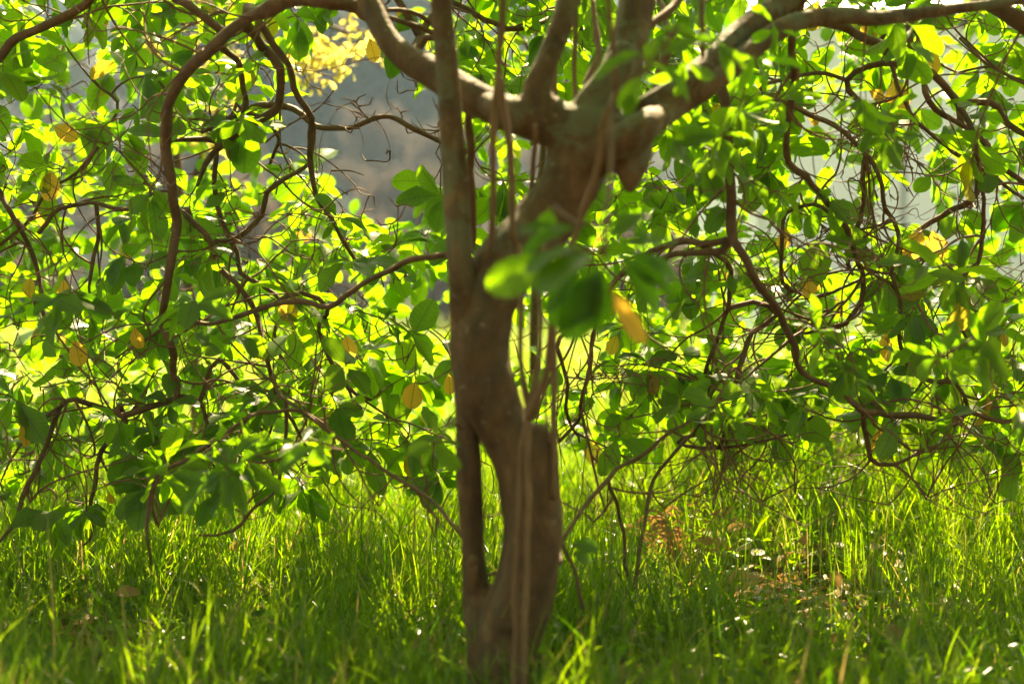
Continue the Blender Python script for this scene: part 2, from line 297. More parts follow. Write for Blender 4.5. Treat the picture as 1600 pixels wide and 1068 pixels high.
BR = [ # (points, near distance, far distance)
 ([(595,30,15),(560,10,14),(520,2,13),(470,-3,14),(425,8,15),(388,30,13),(335,72,12),(290,115,11),(264,165,10),(259,230,9.5),(270,300,9),(278,345,8.5),(268,400,8),(259,472,7.5),(251,506,7.5),(266,530,7.5),(273,585,7),(277,618,6.5)],4.0,4.6),
 ([(277,618,6),(225,637,6),(191,652,6),(150,635,5),(116,626,5),(94,637,5),(80,670,5),(66,715,5),(42,760,5),(24,815,4),(-8,852,3)],4.6,4.5),
 ([(191,652,5),(187,678,4.5),(157,705,4.5),(150,748,4),(138,796,3.5),(142,835,3),(130,852,2)],4.6,4.7),
 ([(277,618,5),(311,627,4.5),(322,660,4),(327,700,3),(335,730,2)],4.6,4.8),
 ([(388,36,11),(416,79,9),(438,109,8.5),(436,165,8),(393,195,8),(355,217,7.5),(337,232,6),(322,258,5.5),(308,290,3)],4.3,4.8),
 ([(345,222,6),(320,216,5.5),(285,215,5),(262,220,4.5)],4.8,4.7),
 ([(436,165,7),(468,176,6),(490,195,5.5),(539,202,4.5),(580,185,5),(610,182,5),(650,200,5),(690,222,5),(740,240,4)],4.8,4.6),
 ([(410,40,7),(430,70,6.5),(449,101,6),(461,139,6),(487,187,6),(483,243,5.5),(490,292,5),(524,356,4),(560,420,3)],4.3,4.9),
 ([(484,258,4.5),(449,277,5),(419,300,5),(408,337,5),(375,371,4.5),(345,376,4),(300,360,3)],4.8,4.7),
 ([(345,70,7),(371,97,6),(382,135,5),(378,172,5),(352,187,4.5),(315,206,4)],4.3,4.7),
 ([(378,172,4),(408,183,4),(434,213,3.5),(420,260,3)],4.6,4.9),
 ([(337,232,5),(340,318,5),(352,360,5),(371,397,4.5),(375,427,4.5),(419,450,4),(434,469,4),(431,517,3),(440,560,2.5)],4.8,4.9),
 ([(278,330,6),(318,363,5.5),(345,420,5),(378,454,5),(401,495,5),(416,555,5),(431,600,4.5),(434,622,4),(457,660,3.5),(480,700,2)],4.6,4.5),
 ([(735,385,7),(690,396,6),(640,408,6),(590,430,5.5),(539,461,5),(513,480,5),(468,469,5),(412,476,5),(375,491,4.5),(337,504,4),(290,500,4),(240,520,3),(180,560,2)],3.9,4.7),
 ([(513,480,4.5),(498,520,4),(517,570,4),(539,600,4),(580,625,3)],4.5,4.7),
 ([(168,-40,8),(131,11,8),(75,41,8),(30,60,8),(0,86,8),(-40,130,7)],4.3,4.5),
 ([(-30,250,6),(0,300,5),(22,345,5),(49,388,5),(62,435,4),(64,484,3),(75,520,2)],4.6,4.7),
 ([(240,300,3),(200,330,4),(150,318,4),(94,326,4),(60,365,4)],4.6,4.7),
 ([(150,318,4),(152,375,4),(146,400,4),(139,450,3),(150,490,2)],4.7,4.7),
 ([(345,560,4),(386,615,4),(397,652,4),(416,682,3.5)],4.7,4.8),
 ([(425,590,3.5),(438,615,3),(487,652,3.5),(539,693,3.5),(600,735,3.5),(660,775,3.5),(716,830,3.5),(760,900,3)],4.4,3.8),
 ([(330,690,4),(288,724,4),(250,742,4),(232,780,4),(229,850,3),(236,880,2)],4.1,4.2),
 ([(445,690,3.5),(440,724,3.5),(432,764,3),(400,792,3),(360,828,3),(310,836,2)],4.4,4.5),
 ([(700,60,4),(640,40,5),(600,25,5)],4.2,4.1),
 ([(0,378,2),(40,350,3),(75,300,3),(120,270,3),(170,200,3),(185,160,3),(140,120,3)],4.7,4.8),
 ([(640,95,6),(655,60,7),(680,20,6),(720,-40,5)],4.3,4.6),
 # right of the trunk
 ([(1720,60,12),(1640,55,18),(1600,38,19),(1565,15,17),(1545,2,14),(1500,-30,10)],4.1,4.0),
 ([(1250,20,9),(1290,35,8),(1326,49,8),(1360,67,9),(1405,82,8.5),(1442,101,8),(1472,131,7.5),(1499,165,7),(1521,210,6.5),(1526,285,6),(1514,315,6),(1472,337,5),(1435,360,5),(1412,395,4.5),(1400,440,3)],4.2,4.7),
 ([(1420,10,6),(1435,56,6),(1439,112,6),(1454,161,6),(1487,187,5.5),(1532,217,5.5),(1562,255,5.5),(1620,300,5)],4.4,4.6),
 ([(1499,165,6),(1544,161,6.5),(1577,191,6),(1620,220,5)],4.6,4.5),
 ([(1322,127,5.5),(1352,172,5),(1354,225,5),(1349,270,5),(1349,337,5),(1326,390,4.5),(1333,430,3)],4.6,4.8),
 ([(1190,140,4),(1247,169,4.5),(1289,191,5),(1330,221,5),(1364,251,5),(1379,292,5),(1382,326,4.5),(1405,360,4.5),(1401,400,4),(1393,424,4),(1405,465,4),(1405,521,4),(1416,566,4.5),(1442,592,4.5),(1494,601,4),(1509,637,4),(1500,662,3),(1470,670,2)],4.5,4.6),
 ([(1375,56,4),(1397,112,4),(1405,150,4),(1446,202,4),(1480,229,4),(1525,259,4),(1600,310,3)],4.5,4.7),
 ([(1236,52,7),(1240,110,7),(1236,169,6),(1232,255,6),(1259,274,6.5),(1285,307,6),(1322,360,5.5),(1337,400,5),(1348,427,5),(1347,465,5),(1330,495,5),(1300,513,4),(1250,520,3)],4.0,4.8),
 ([(1120,110,10),(1135,170,10),(1139,232,9.5),(1142,337,9),(1150,375,8.5),(1176,427,8),(1195,457,7.5),(1221,495,7),(1240,540,7),(1258,585,6),(1315,611,6),(1348,641,6),(1382,647,6),(1434,650,6),(1483,660,5.5),(1517,645,5),(1566,656,4.5),(1640,650,3)],3.9,4.6),
 ([(1348,641,5),(1352,678,4.5),(1360,718,4.5),(1397,723,3.5),(1464,699,3)],4.6,4.7),
 ([(1145,365,7),(1127,388,7),(1097,394,6.5),(1060,397,6),(1000,415,6),(960,440,4),(935,490,3),(922,562,3.5),(911,622,3.5),(900,656,3.5),(873,690,3)],4.1,4.5),
 ([(1145,370,6),(1110,378,6),(1060,379,5.5),(1010,398,5),(970,430,3)],4.1,4.4),
 ([(1135,409,5),(1142,457,4.5),(1127,510,4),(1109,558,4),(1101,600,3.5),(1085,640,2)],4.4,4.8),
 ([(1215,490,5),(1176,521,5),(1154,573,5.5),(1146,622,5),(1135,660,4.5),(1124,700,4)],4.5,4.6),
 ([(1228,330,4),(1223,380,4),(1221,427,4),(1232,454,4),(1277,461,4),(1303,454,3),(1370,425,3)],4.6,4.8),
 ([(1540,310,4),(1534,367,4),(1528,409,4),(1502,435,4),(1505,499,3.5),(1507,528,3),(1525,535,2)],4.5,4.7),
 ([(872,880,3.5),(881,848,4),(900,810,4),(937,762,4),(993,713,4),(1050,675,3.5),(1110,635,3.5),(1172,585,3),(1236,529,3),(1320,470,2.5)],3.9,4.7),
 ([(988,920,3.5),(1004,825,3.5),(1023,750,3.5),(1057,702,3),(1095,660,3)],4.3,4.6),
 ([(870,545,4),(888,600,3.5),(884,640,3),(905,690,2)],4.2,4.5),
 ([(1060,693,3),(1120,700,3.5),(1180,690,3),(1230,680,3),(1270,650,2)],4.7,4.6),
 ([(560,-60,7),(650,-20,6),(720,10,5),(790,45,5),(830,40,5),(870,28,5),(910,45,4)],4.3,4.9),
 ([(690,120,5),(730,150,6),(775,165,5),(830,210,4)],4.4,4.6),
 ([(1000,50,8),(1040,20,8),(1090,-20,7)],3.7,3.9),
 ([(1017,185,8),(1032,112,8),(1045,60,6),(1030,0,5)],3.8,4.0),
 ([(1700,180,6),(1600,130,4),(1560,110,3),(1500,60,3)],4.5,4.7),
]
for k, (pts, d0, d1) in enumerate(BR):
    pts = [(p[0], p[1], p[2]*.84) for p in pts]
    tp_ = trace(pts, d0, d1, .04); p0 = np.array(tp_[0][:3])
    if skel:                          # spring from the nearest limb or branch
        sk = np.array([q[:3] for q in skel]); dd = np.sqrt(((sk-p0)**2).sum(1)); j = int(np.argmin(dd))
        if .02 < dd[j] < .55:
            mid_ = (sk[j]+p0)/2+np.array([.0, .0, .03]); tp_ = [(*sk[j], tp_[0][3]), (*mid_, tp_[0][3])]+tp_
    path = catmull(tp_, .035)
    for q in path[1:-1]:
        q[:3] += np.array([noise.noise(Vector((q[0]*11+k, q[1]*11, q[2]*11+s*9)))*.010 for s in range(3)])
    add_part('branch', path, M_branch, 10, .34, k)
SH = [ # thin upright shoots
 ([(806,1150,6),(806,1068,6.5),(804,968,6),(808,868,6),(814,768,6),(819,690,6),(824,650,6.5),(817,585,4.5),(813,484,4.5),(812,380,4)],3.36,3.35),
 ([(822,1150,5.5),(820,1068,5.5),(820,968,5),(822,868,5.5),(825,768,5.5),(826,700,5),(826,650,6),(845,547,4.5),(841,457,4),(850,380,3.5)],3.34,3.35),
 ([(826,655,5),(842,612,6),(858,560,7),(872,430,5.5),(900,365,5),(930,270,5),(946,187,5),(961,150,5),(957,75,4.5),(950,0,4),(945,-120,3)],3.34,3.0),
 ([(961,150,4.5),(1000,118,4),(1030,90,3.5),(1060,40,3)],3.1,3.0),
 ([(866,780,5),(865,690,5.5),(863,540,5),(860,430,4.5),(866,330,4)],3.42,3.5),
 ([(788,-160,4),(785,0,5),(781,112,5.5),(771,175,5.5),(770,262,5),(768,337,5),(764,400,4)],3.2,3.4),
 ([(784,120,5),(790,195,6),(797,265,6),(801,320,5),(803,380,4)],3.2,3.3),
 ([(836,195,4),(833,250,4),(830,300,4),(818,350,3)],3.4,3.6),
 ([(868,190,5),(866,120,5.5),(868,60,5),(872,0,4)],3.7,3.8),
 ([(905,180,5),(920,120,5),(934,86,5),(930,40,4.5),(925,-10,4)],3.6,3.8),
 ([(900,175,3.5),(899,37,4.2),(905,-60,4)],3.7,3.7),
 ([(868,690,2.5),(872,770,3),(879,850,2.5),(896,890,3),(912,950,3)],3.6,3.8),
 ([(1098,90,4),(1097,20,4.5),(1096,-80,4.5)],3.3,3.3),
 ([(856,540,2.5),(852,640,2.5),(858,690,2.5)],3.38,3.38),
]
for k, (pts, d0, d1) in enumerate(SH):
    path = catmull(trace(pts, d0, d1), .03)
    for i, q in enumerate(path[1:-1]):
        q[:3] += np.array([noise.noise(Vector((k*3.1, i*.28, s_*9)))*.006 for s_ in range(3)]); q[3] *= 1+.22*(i % 7 == 0)
    add_part('shoot', path, M_shoot, 8, .12, k+50, False)

# ---------------------------------------------------------------- leaf shapes
def leaf_template(W=.5, ob=1.35, droop=.22, fold=.16, wave=.05, rows=8, seed=0, petiole=.10, notch=0):
    r = random.Random(seed); V = []; UV = []
    vs = [0]+[petiole]+[petiole+(1-petiole)*(.5-.5*math.cos(math.pi*i/rows)) for i in range(1, rows+1)]
    tw = r.uniform(-.25, .25); bend = r.uniform(-.12, .12)
    for v in vs:
        t = max(0, (v-petiole)/(1-petiole))
        wd = W*.5*(max(0, math.sin(math.pi*min(1, t)**ob))**(.42+.42*(1-t))) if 0 < t < 1 else .008
        if t >= 1: wd = .006
        x0 = bend*v*v; z0 = -droop*v*v
        for s in (-1, -.55, 0, .55, 1):
            e = wave*math.sin(v*11+s*2+seed)*abs(s)*(wd/W*2)
            jag = 1+ (r.uniform(-.06, .06) if abs(s) == 1 else 0)
            x = s*wd*jag; z = abs(s)*wd*fold*2 + e + tw*x*v
            V.append((x0+x, v, z0+z)); UV.append((.5+s*wd/W, t))
    Fq = []
    for i in range(len(vs)-1):
        for k in range(4):
            a = i*5+k; Fq.append((a, a+1, a+6, a+5))
    return np.array(V), np.array(UV), np.array(Fq)
TPL = [leaf_template(W=random.uniform(.50, .66), ob=random.uniform(1.15, 1.5), droop=random.uniform(.05, .4), fold=random.uniform(.02, .22), wave=random.uniform(.02, .1), seed=i) for i in range(14)]
TPLn = [leaf_template(W=random.uniform(.28, .40), ob=random.uniform(1.0, 1.3), droop=random.uniform(.1, .5), fold=random.uniform(.15, .35), seed=40+i) for i in range(6)]
TPLs = [leaf_template(W=random.uniform(.42, .5), ob=1.0, droop=random.uniform(.05, .3), fold=.1, rows=5, seed=70+i) for i in range(5)]
ALLT = TPL+TPLn+TPLs
def frame(t, n):
    t = t.normalized(); s = t.cross(n)
    if s.length < 1e-4: s = t.orthogonal()
    s.normalize(); n = s.cross(t); return s, t, n
class Leaves:
    def __init__(self): self.L = []
    def add(self, pos, t, n, size, tpl, tint): # tint = (variation, yellow)
        s, t, n = frame(Vector(t), Vector(n)); self.L.append((np.array(pos), np.array([s, t, n]), size, tpl, tint))
    def build(self, name, mat, parent, items):
        by = {}
        for it in items: by.setdefault(it[3], []).append(it)
        VV = []; UU = []; FF = []; TT = []; off = 0
        for k, its in by.items():
            tv, tu, tf = ALLT[k]; A = np.array([i[1] for i in its]); sz = np.array([i[2] for i in its]); ps = np.array([i[0] for i in its])
            v = np.einsum('vk,nkj->nvj', tv, A)*sz[:, None, None]+ps[:, None, :]; n = len(its); m_ = len(tv)
            VV.append(v.reshape(-1, 3)); UU.append(np.tile(tu, (n, 1))); FF.append((tf[None]+(np.arange(n)*m_)[:, None, None]).reshape(-1, 4)+off)
            TT.append(np.repeat(np.array([i[4] for i in its]), m_, axis=0)); off += n*m_
        me = np_mesh(name, np.concatenate(VV), np.concatenate(FF), mat, np.concatenate(UU), np.concatenate(TT)); return link(name, me, parent)
_lm = {}
def leaf_mesh(k, ti, mat):          # shared meshes for the leaves that are objects of their own
    key = (k, ti, mat.name)
    if key not in _lm:
        tv, tu, tf = ALLT[k]; _lm[key] = np_mesh('leaf', tv, tf, mat, tu, np.tile(np.array(ti), (len(tv), 1)))
    return _lm[key]
def single_leaf(name, it, mat, parent):
    pos, A, size, k, tint = it
    q = (round(tint[0]*3)/3, round(tint[1]*4)/4)
    o = bpy.data.objects.new(name, leaf_mesh(k, q, mat)); COL.objects.link(o)
    Mx = Matrix.Identity(4)
    for c in range(3):
        for r in range(3): Mx[r][c] = A[c][r]*size
    Mx.translation = Vector(pos)
    if parent: o.parent = parent; Mx = Matrix.Translation(parent.location).inverted() @ Mx
    o.matrix_local = Mx; return o
def view_pick(items, n, margin=30):
    pos = np.array([i[0]+i[1][1]*i[2]*.5 for i in items]); x, y, d = proj(pos)
    A = np.array([i[1][2] for i in items]); vd = pos-np.array([0, 0, CAM_Z]); vd /= np.linalg.norm(vd, axis=1)[:, None]
    a = np.abs((A*vd).sum(1))*np.array([i[2] for i in items])**2/d**2
    a[(x < -margin) | (x > 1600+margin) | (y < -margin) | (y > 1068+margin) | (d < .3)] = -1
    o = np.argsort(-a)[:n]; return set(int(i) for i in o if a[i] > 0)

# ---------------------------------------------------------------- leaf clusters and the twigs that carry them
def ell(px, py, cx, cy, rx, ry): return ((px-cx)/rx)**2+((py-cy)/ry)**2 < 1
def dens(px, py):
    d = 1.0
    if px < 480: bot = 800
    elif px < 720: bot = 745
    elif px < 1150: bot = 705
    else: bot = 700
    if py > bot+random.uniform(-20, 15): return 0
    if py > bot-110: d *= .75
    if ell(px, py, 580, 155, 125, 165): d *= .06
    if ell(px, py, 440, 130, 60, 110): d *= .5
    if ell(px, py, 640, 30, 70, 50): d *= .5
    if ell(px, py, 330, 250, 60, 40): d *= .8
    if ell(px, py, 400, 360, 70, 60): d *= .5
    if ell(px, py, 630, 350, 60, 60): d *= .5
    if ell(px, py, 1310, 235, 62, 80): d *= .15
    if ell(px, py, 1430, 150, 40, 60): d *= .35
    if ell(px, py, 1460, 350, 90, 40): d *= .5
    if ell(px, py, 1120, 300, 50, 60): d *= .4
    if ell(px, py, 120, 590, 130, 50): d *= .65
    if ell(px, py, 330, 560, 120, 70): d *= .75
    if ell(px, py, 320, 790, 110, 50): d *= .4
    if ell(px, py, 920, 540, 60, 60): d *= .45
    if 700 < px < 890 and 150 < py < 720: d *= .55
    return d
clusters = []   # (position, leaves wanted)
tries = 0
def far_enough(p, pts, r):
    return all((p-q).length > r for q in pts[-400:])
pl = []
while len(clusters) < 1480 and tries < 160000:
    tries += 1
    px = random.uniform(-380, 1980); py = random.uniform(-260, 830)
    if random.random() > dens(px, py): continue
    d = random.choice((random.uniform(4.35, 5.0), random.uniform(4.7, 6.1), random.uniform(5.0, 7.0)))
    if py > 560: d = min(d, random.uniform(4.4, 5.6))
    p = P(px, py, d)
    if p.z < .22: continue
    if not far_enough(p, pl, .065): continue
    pl.append(p); clusters.append((p, 1))
for _ in range(800):                 # the sunlit outer side of the curtain
    px = random.uniform(-300, 1900); py = random.uniform(60, 735)
    if random.random() > dens(px, py)*(1.0 if py > 330 else .5): continue
    clusters.append((P(px, py, random.uniform(5.7, 7.4)), 1))
n_vis = len(clusters)
for i in range(1300):               # the crown overhead, above the frame
    y = random.uniform(2.0, 6.5); x = random.gauss(.25, 1.9)
    top = 4.4-((x-.1)/3.8)**2*1.6-((y-3.4)/3.2)**2*2.1
    lo = CAM_Z+y*.16+.32
    if top < lo+.1 or (x < .4 and y > 3.6 and random.random() < .42): continue
    if y > 5.0 and random.random() < .5: continue
    z = random.uniform(lo, top); clusters.append((Vector((x, y, z)), 0))
for i in range(800):                # the near side of the crown, over and behind the camera
    y = random.uniform(-2.2, 2.6); clusters.append((Vector((random.uniform(-2.8, 2.8), y, random.uniform(1.75+max(0, y)*.2, 3.4))), 0))
skel_np = np.array([s_[:3] for s_ in skel]); nodes = skel_np.copy(); ndir = np.zeros_like(nodes)
ndir[:-1] = nodes[1:]-nodes[:-1]
cp_ = np.array([c[0] for c in clusters]); dmin = np.array([np.min(((skel_np-c)**2).sum(1)) for c in cp_]); order = np.argsort(dmin)
buf = np.zeros((260000, 3)); bd = np.zeros((260000, 3)); nn = len(nodes); buf[:nn] = nodes; bd[:nn] = ndir
paths = []; ends = []
def grow(c, vis):
    global nn
    d2 = ((buf[:nn]-np.array(c))**2).sum(1); k = int(np.argmin(d2)); a = Vector(buf[k]); L = (c-a).length
    pd = Vector(bd[k]); pd = pd.normalized() if pd.length > 1e-6 else Vector((0, 0, -1))
    L_ = max(L, .05); rnd = lambda s: Vector((random.gauss(0, s), random.gauss(0, s*.8), random.gauss(0, s)))
    c1 = a+pd*L_*.30+rnd(.14)*L_+Vector((0, 0, -.10))*L_; c2 = c-(c-a).normalized()*L_*.25+rnd(.2)*L_+Vector((0, 0, -.22))*L_
    r0 = .0022+.0016*min(1, L_/.5); n = max(2, int(L_/.065)); path = []
    for i in range(n+1):
        t = i/n; q = a*(1-t)**3+c1*3*t*(1-t)**2+c2*3*t*t*(1-t)+c*t**3
        if 0 < i < n: q = q+rnd(.008)
        path.append((q.x, q.y, q.z, r0+(.0013-r0)*t))
    if vis: path = [tuple(q) for q in catmull(path, .016)]
    n = len(path)-1
    for i in range(1, n+1):
        if nn < 259990: buf[nn] = path[i][:3]; bd[nn] = np.array(path[i][:3])-np.array(path[i-1][:3]); nn += 1
    paths.append((path, vis)); return Vector(path[-1][:3]), (Vector(path[-1][:3])-Vector(path[-2][:3])).normalized()
LV = Leaves(); sunv = sun_dir
def whorl(p, ax, n, size, narrow=0, yel=.014, face=.55):
    axis = (ax*.6+Vector((0, 0, .25))+Vector((random.gauss(0, .35), random.gauss(0, .35), random.gauss(0, .3)))).normalized()
    u = axis.orthogonal().normalized(); v = axis.cross(u); ph = random.random()*6.28; tone = random.random()
    for k in range(n):
        an = ph+k*2.4+random.gauss(0, .2)
        t = (u*math.cos(an)+v*math.sin(an))*random.uniform(.7, 1)+axis*random.uniform(.1, .6)+Vector((0, 0, -random.uniform(.1, .75)))
        nrm = (axis*.4+sunv*face+Vector((0, -.25, .25))+Vector((random.gauss(0, .42), random.gauss(0, .42), random.gauss(0, .35))))
        s = size*random.uniform(.62, 1.12); tp = random.randrange(14) if random.random() > narrow else 14+random.randrange(6)
        y_ = 0
        if random.random() < yel: y_ = random.choice((.5, .75, 1, 1)); t = t*.5+Vector((0, 0, -1))
        off = -ax*random.uniform(0, .035)
        LV.add(p+off, t, nrm, s, tp, (min(1, max(0, tone*.6+random.random()*.5)), y_))
def wander(p, d, length, r, depth, k):
    n = int(length/.022); path = []; q = Vector(p); d = d.normalized(); bend = Vector((random.gauss(0, 1), random.gauss(0, .5), random.gauss(0, 1)))*.16; side = []
    for i in range(n+1):
        path.append((q.x, q.y, q.z, r*(1-.6*i/n)))
        if i and i % random.choice((4, 5, 6)) == 0:
            bend = -bend*random.uniform(.3, 1.1)+Vector((random.gauss(0, .05), random.gauss(0, .05), random.gauss(0, .05)))
            kink = Vector((random.gauss(0, .25), random.gauss(0, .15), random.gauss(0, .25)))
            if depth and random.random() < .6: side.append((q.copy(), (d-kink*2.2+Vector((random.gauss(0, .5), random.gauss(0, .3), random.gauss(0, .5)))).normalized(), r*(1-.6*i/n)))
            d = (d+kink).normalized()
        d = (d+bend+Vector((0, 0, -.012 if i < n*.6 else .05))).normalized(); q = q+d*.022
        if q.y < 4.0: d.y = abs(d.y)
        if q.y > 6.2: d.y = -abs(d.y)
        if q.z < .35: d.z = abs(d.z)
    global nn
    for i in range(1, len(path)):
        buf[nn] = path[i][:3]; bd[nn] = np.array(path[i][:3])-np.array(path[i-1][:3]); nn += 1
    paths.append((path, 1))
    for sp, sd, sr in side: wander(sp, sd, length*random.uniform(.3, .7), max(.0016, sr*.75), depth-1, k)
sx_, sy_, sd_ = proj(skel_np); inview = np.nonzero((sx_ > -60) & (sx_ < 1660) & (sy_ > -40) & (sy_ < 800) & (sd_ > 4.0))[0]
for k in range(340):
    i = int(random.choice(inview))
    if ell(sx_[i], sy_[i], 560, 170, 190, 190) and random.random() < .72: continue
    dd = Vector(ndir[i]) if ndir[i].any() else Vector((0, 0, -1))
    dd = dd.normalized()*.6+Vector((random.gauss(0, .8), random.gauss(0, .35), random.gauss(-.25, .7))); wander(skel_np[i], dd, random.uniform(.2, .55), random.uniform(.0024, .0042), 2, k)
for k in order:
    c, vis = clusters[k]
    e, ax = grow(c, vis)
    if vis: whorl(e, ax, random.choice((4, 5, 6, 7)), random.choice((.085, .10, .115, .13)), .12)
    else: whorl(e, ax, 6, random.uniform(.12, .15), yel=.02)
for t_ in (1.5, 1.9, 2.4):          # unseen leafy bough, added towards the sun to shade the near leaves
    for dx, ty in ((-.02, 520), (.09, 520), (-.19, 470)): e, ax = grow(P(925, ty, 2.75)+sun_dir*t_+Vector((dx, 0, random.gauss(0, .03))), 0); whorl(e, ax, 6, .14, yel=0)
# bare hooked twiglets
def bare(px0, px1, py0, py1, n, dlo, dhi):
    for _ in range(n):
        c = P(random.uniform(px0, px1), random.uniform(py0, py1), random.uniform(dlo, dhi))
        e, ax = grow(c, 1)
        if random.random() < .7:
            for s in (-1, 1):
                q = e+Vector((s*random.uniform(.01, .05), random.gauss(0, .02), random.uniform(-.01, .05))); grow(q, 1)
bare(380, 700, 60, 330, 12, 4.4, 5.2); bare(-20, 700, 250, 800, 170, 4.2, 5.3); bare(900, 1620, 60, 720, 210, 4.2, 5.3); bare(560, 720, 0, 200, 10, 4.4, 5)
# nearer, shaded sprays of narrow-looking leaves
def spray(px, py, d, n, size, narrow=.8, spread=40, nl=6):
    for _ in range(n):
        c = P(px+random.gauss(0, spread), py+random.gauss(0, spread*.55), d+random.gauss(0, .1)); e, ax = grow(c, 1)
        whorl(e, ax, nl, size, narrow, 0, .1)
spray(250, 715, 4.05, 2, .13, 1, 25, 5); spray(350, 730, 3.9, 3, .12, 1, 26, 6); spray(430, 700, 3.9, 2, .11, 1, 30, 6); spray(500, 700, 3.7, 1, .09, .8, 10, 5)
spray(330, 470, 4.1, 2, .12, .9, 50, 6); spray(130, 460, 4.2, 2, .12, .9, 40)
spray(1180, 230, 3.9, 7, .095, .9, 85, 7); spray(1280, 190, 3.9, 4, .10, .9, 60, 7); spray(1090, 300, 4.0, 3, .095, .8, 55, 6)
spray(1330, 580, 4.1, 3, .09, .9, 45, 6); spray(1250, 560, 4.0, 2, .09, .9, 50, 6); spray(1560, 560, 3.9, 3, .095, .9, 50, 6); spray(1200, 330, 4.1, 2, .095, .9, 50, 6)
spray(1590, 640, 3.8, 1, .10, .9, 10, 6); spray(1120, 640, 4.1, 4, .09, .8, 45, 6); spray(690, 690, 3.4, 1, .07, .8, 10, 6); spray(1450, 420, 4.1, 2, .12, .9, 60, 6)
spray(1130, 60, 4.0, 4, .085, .8, 70, 6); spray(1400, 10, 4.1, 3, .11, .6, 60, 6)

# hand placed near leaves, well out of focus
def hand(px, py, d, ang, size, tp, tilt=0, tint=(.3, 0), nz=.3, toward=1.0):
    t = Vector((math.cos(R_(ang)), tilt, math.sin(R_(ang)))); n = Vector((0, -toward, nz)); LV.add(P(px, py, d), t, n, size, tp, tint)
near_start = len(LV.L)
DN = 2.75
hand(872, 398, DN, 210, .125, 2, -.1, (.7, 0), .25); hand(938, 405, DN, 250, .135, 5, -.15, (0, 0), .3); hand(948, 412, DN, 232, .135, 1, .05, (0, 0), .3)
hand(952, 440, DN, 294, .115, 16, 0, (.3, .9), .1); hand(965, 408, DN, 312, .11, 15, .1, (0, 0), .8); hand(932, 394, DN-.05, 195, .115, 4, -.5, (.1, 0), 2.2)
hand(950, 385, DN, 8, .13, 16, .3, (.1, 0), 1.8); hand(945, 380, DN, 40, .10, 15, .3, (.2, 0), 1.4); hand(905, 362, DN, 168, .10, 16, .2, (.1, 0), 1.6)
hand(955, 400, DN, 335, .12, 15, .1, (.1, 0), 1.0); hand(940, 402, DN, 270, .12, 17, .1, (0, 0), .5); hand(960, 392, DN, 350, .13, 14, .2, (0, 0), 1.3); hand(925, 398, DN, 222, .12, 16, 0, (.1, 0), .6)
hand(915, 385, DN-.03, 185, .10, 3, -.35, (.1, 0), 2.6)
hand(862, 322, 2.9, 255, .055, 10, 0, (.3, 0), .3); hand(905, 350, 2.8, 200, .11, 15, 0, (.1, 0), 1.3)
hand(1010, 82, 3.0, 195, .10, 15, .1, (.3, 0), 1.2); hand(1005, 112, 3.0, 240, .075, 3, -.1, (.8, 0), .3); hand(1010, 95, 3.0, 335, .10, 14, 0, (.2, 0), 1.3); hand(1020, 90, 3.0, 25, .11, 17, 0, (.2, 0), 1.2)
hand(988, 140, 3.0, 258, .045, 6, 0, (.9, 0), .3)
hand(888, 852, 3.7, 5, .065, 3, 0, (.3, 0), .6); hand(892, 862, 3.7, 340, .05, 4, 0, (.3, 0), .9)
near = range(near_start, len(LV.L))
twig_near = [([(957, 150, 4, 3.0), (955, 250, 4, 2.9), (948, 330, 4.5, 2.8), (945, 385, 5, 2.75), (940, 402, 4, 2.75)]), ([(948, 345, 3, 2.78), (905, 350, 3, 2.8), (865, 322, 2.5, 2.9)]), ([(990, 125, 3, 3.05), (1012, 90, 3, 2.9)]), ([(945, 388, 3.5, 2.75), (900, 392, 3, 2.75), (868, 396, 2.5, 2.75)])]
for k, tr in enumerate(twig_near): add_part('twig', catmull(trace(tr, 3), .03), M_branch, 7, .1, 90+k, False)
for px, py, d_ in ((1075, 105, 3.35), (1120, 70, 3.35), (1185, 100, 3.4), (1030, 60, 3.3), (1215, 50, 3.5)): whorl(P(px, py, d_), Vector((.3, 0, -.6)), 5, .085, .9, 0, .1)
# yellow leaves seen in the photograph
for px, py, a_, s_, y_ in ((185, 95, 200, .115, .75), (80, 195, 330, .095, 1), (100, 432, 262, .095, 1), (115, 525, 285, .105, 1), (50, 430, 250, .08, .75), (208, 505, 280, .09, 1), (450, 455, 265, .11, .9),
        (650, 590, 258, .11, 1), (700, 580, 280, .08, 1), (540, 520, 280, .09, 1), (395, 530, 290, .08, .75), (1460, 70, 265, .1, .9), (1440, 350, 255, .13, 1), (1455, 355, 285, .12, 1), (1375, 665, 265, .09, 1), (1260, 430, 280, .08, 1),
        (1455, 460, 175, .1, .6), (170, 765, 280, .05, 1), (1355, 140, 330, .07, 1), (965, 520, 250, .08, .75), (1260, 175, 320, .06, 1), (575, 55, 290, .09, 1), (1550, 590, 270, .08, 1), (1470, 565, 190, .08, .75), (590, 690, 300, .06, .9)):
    hand(px, py, 4.55, a_, s_*.78, random.randrange(14), 0, (.6, y_), .3)
items = LV.L; sel = view_pick(items, 300); sel = set(near) | set(list(sel)[:300-len(near)])
# keep the hand placed yellow leaves as objects too
sel_sorted = sorted(sel)
for i in sel_sorted: single_leaf('leaf', items[i], M_leaf, tree)
fo = LV.build('foliage', M_leaf, tree, [it for i, it in enumerate(items) if i not in sel]); fo['kind'] = 'stuff'
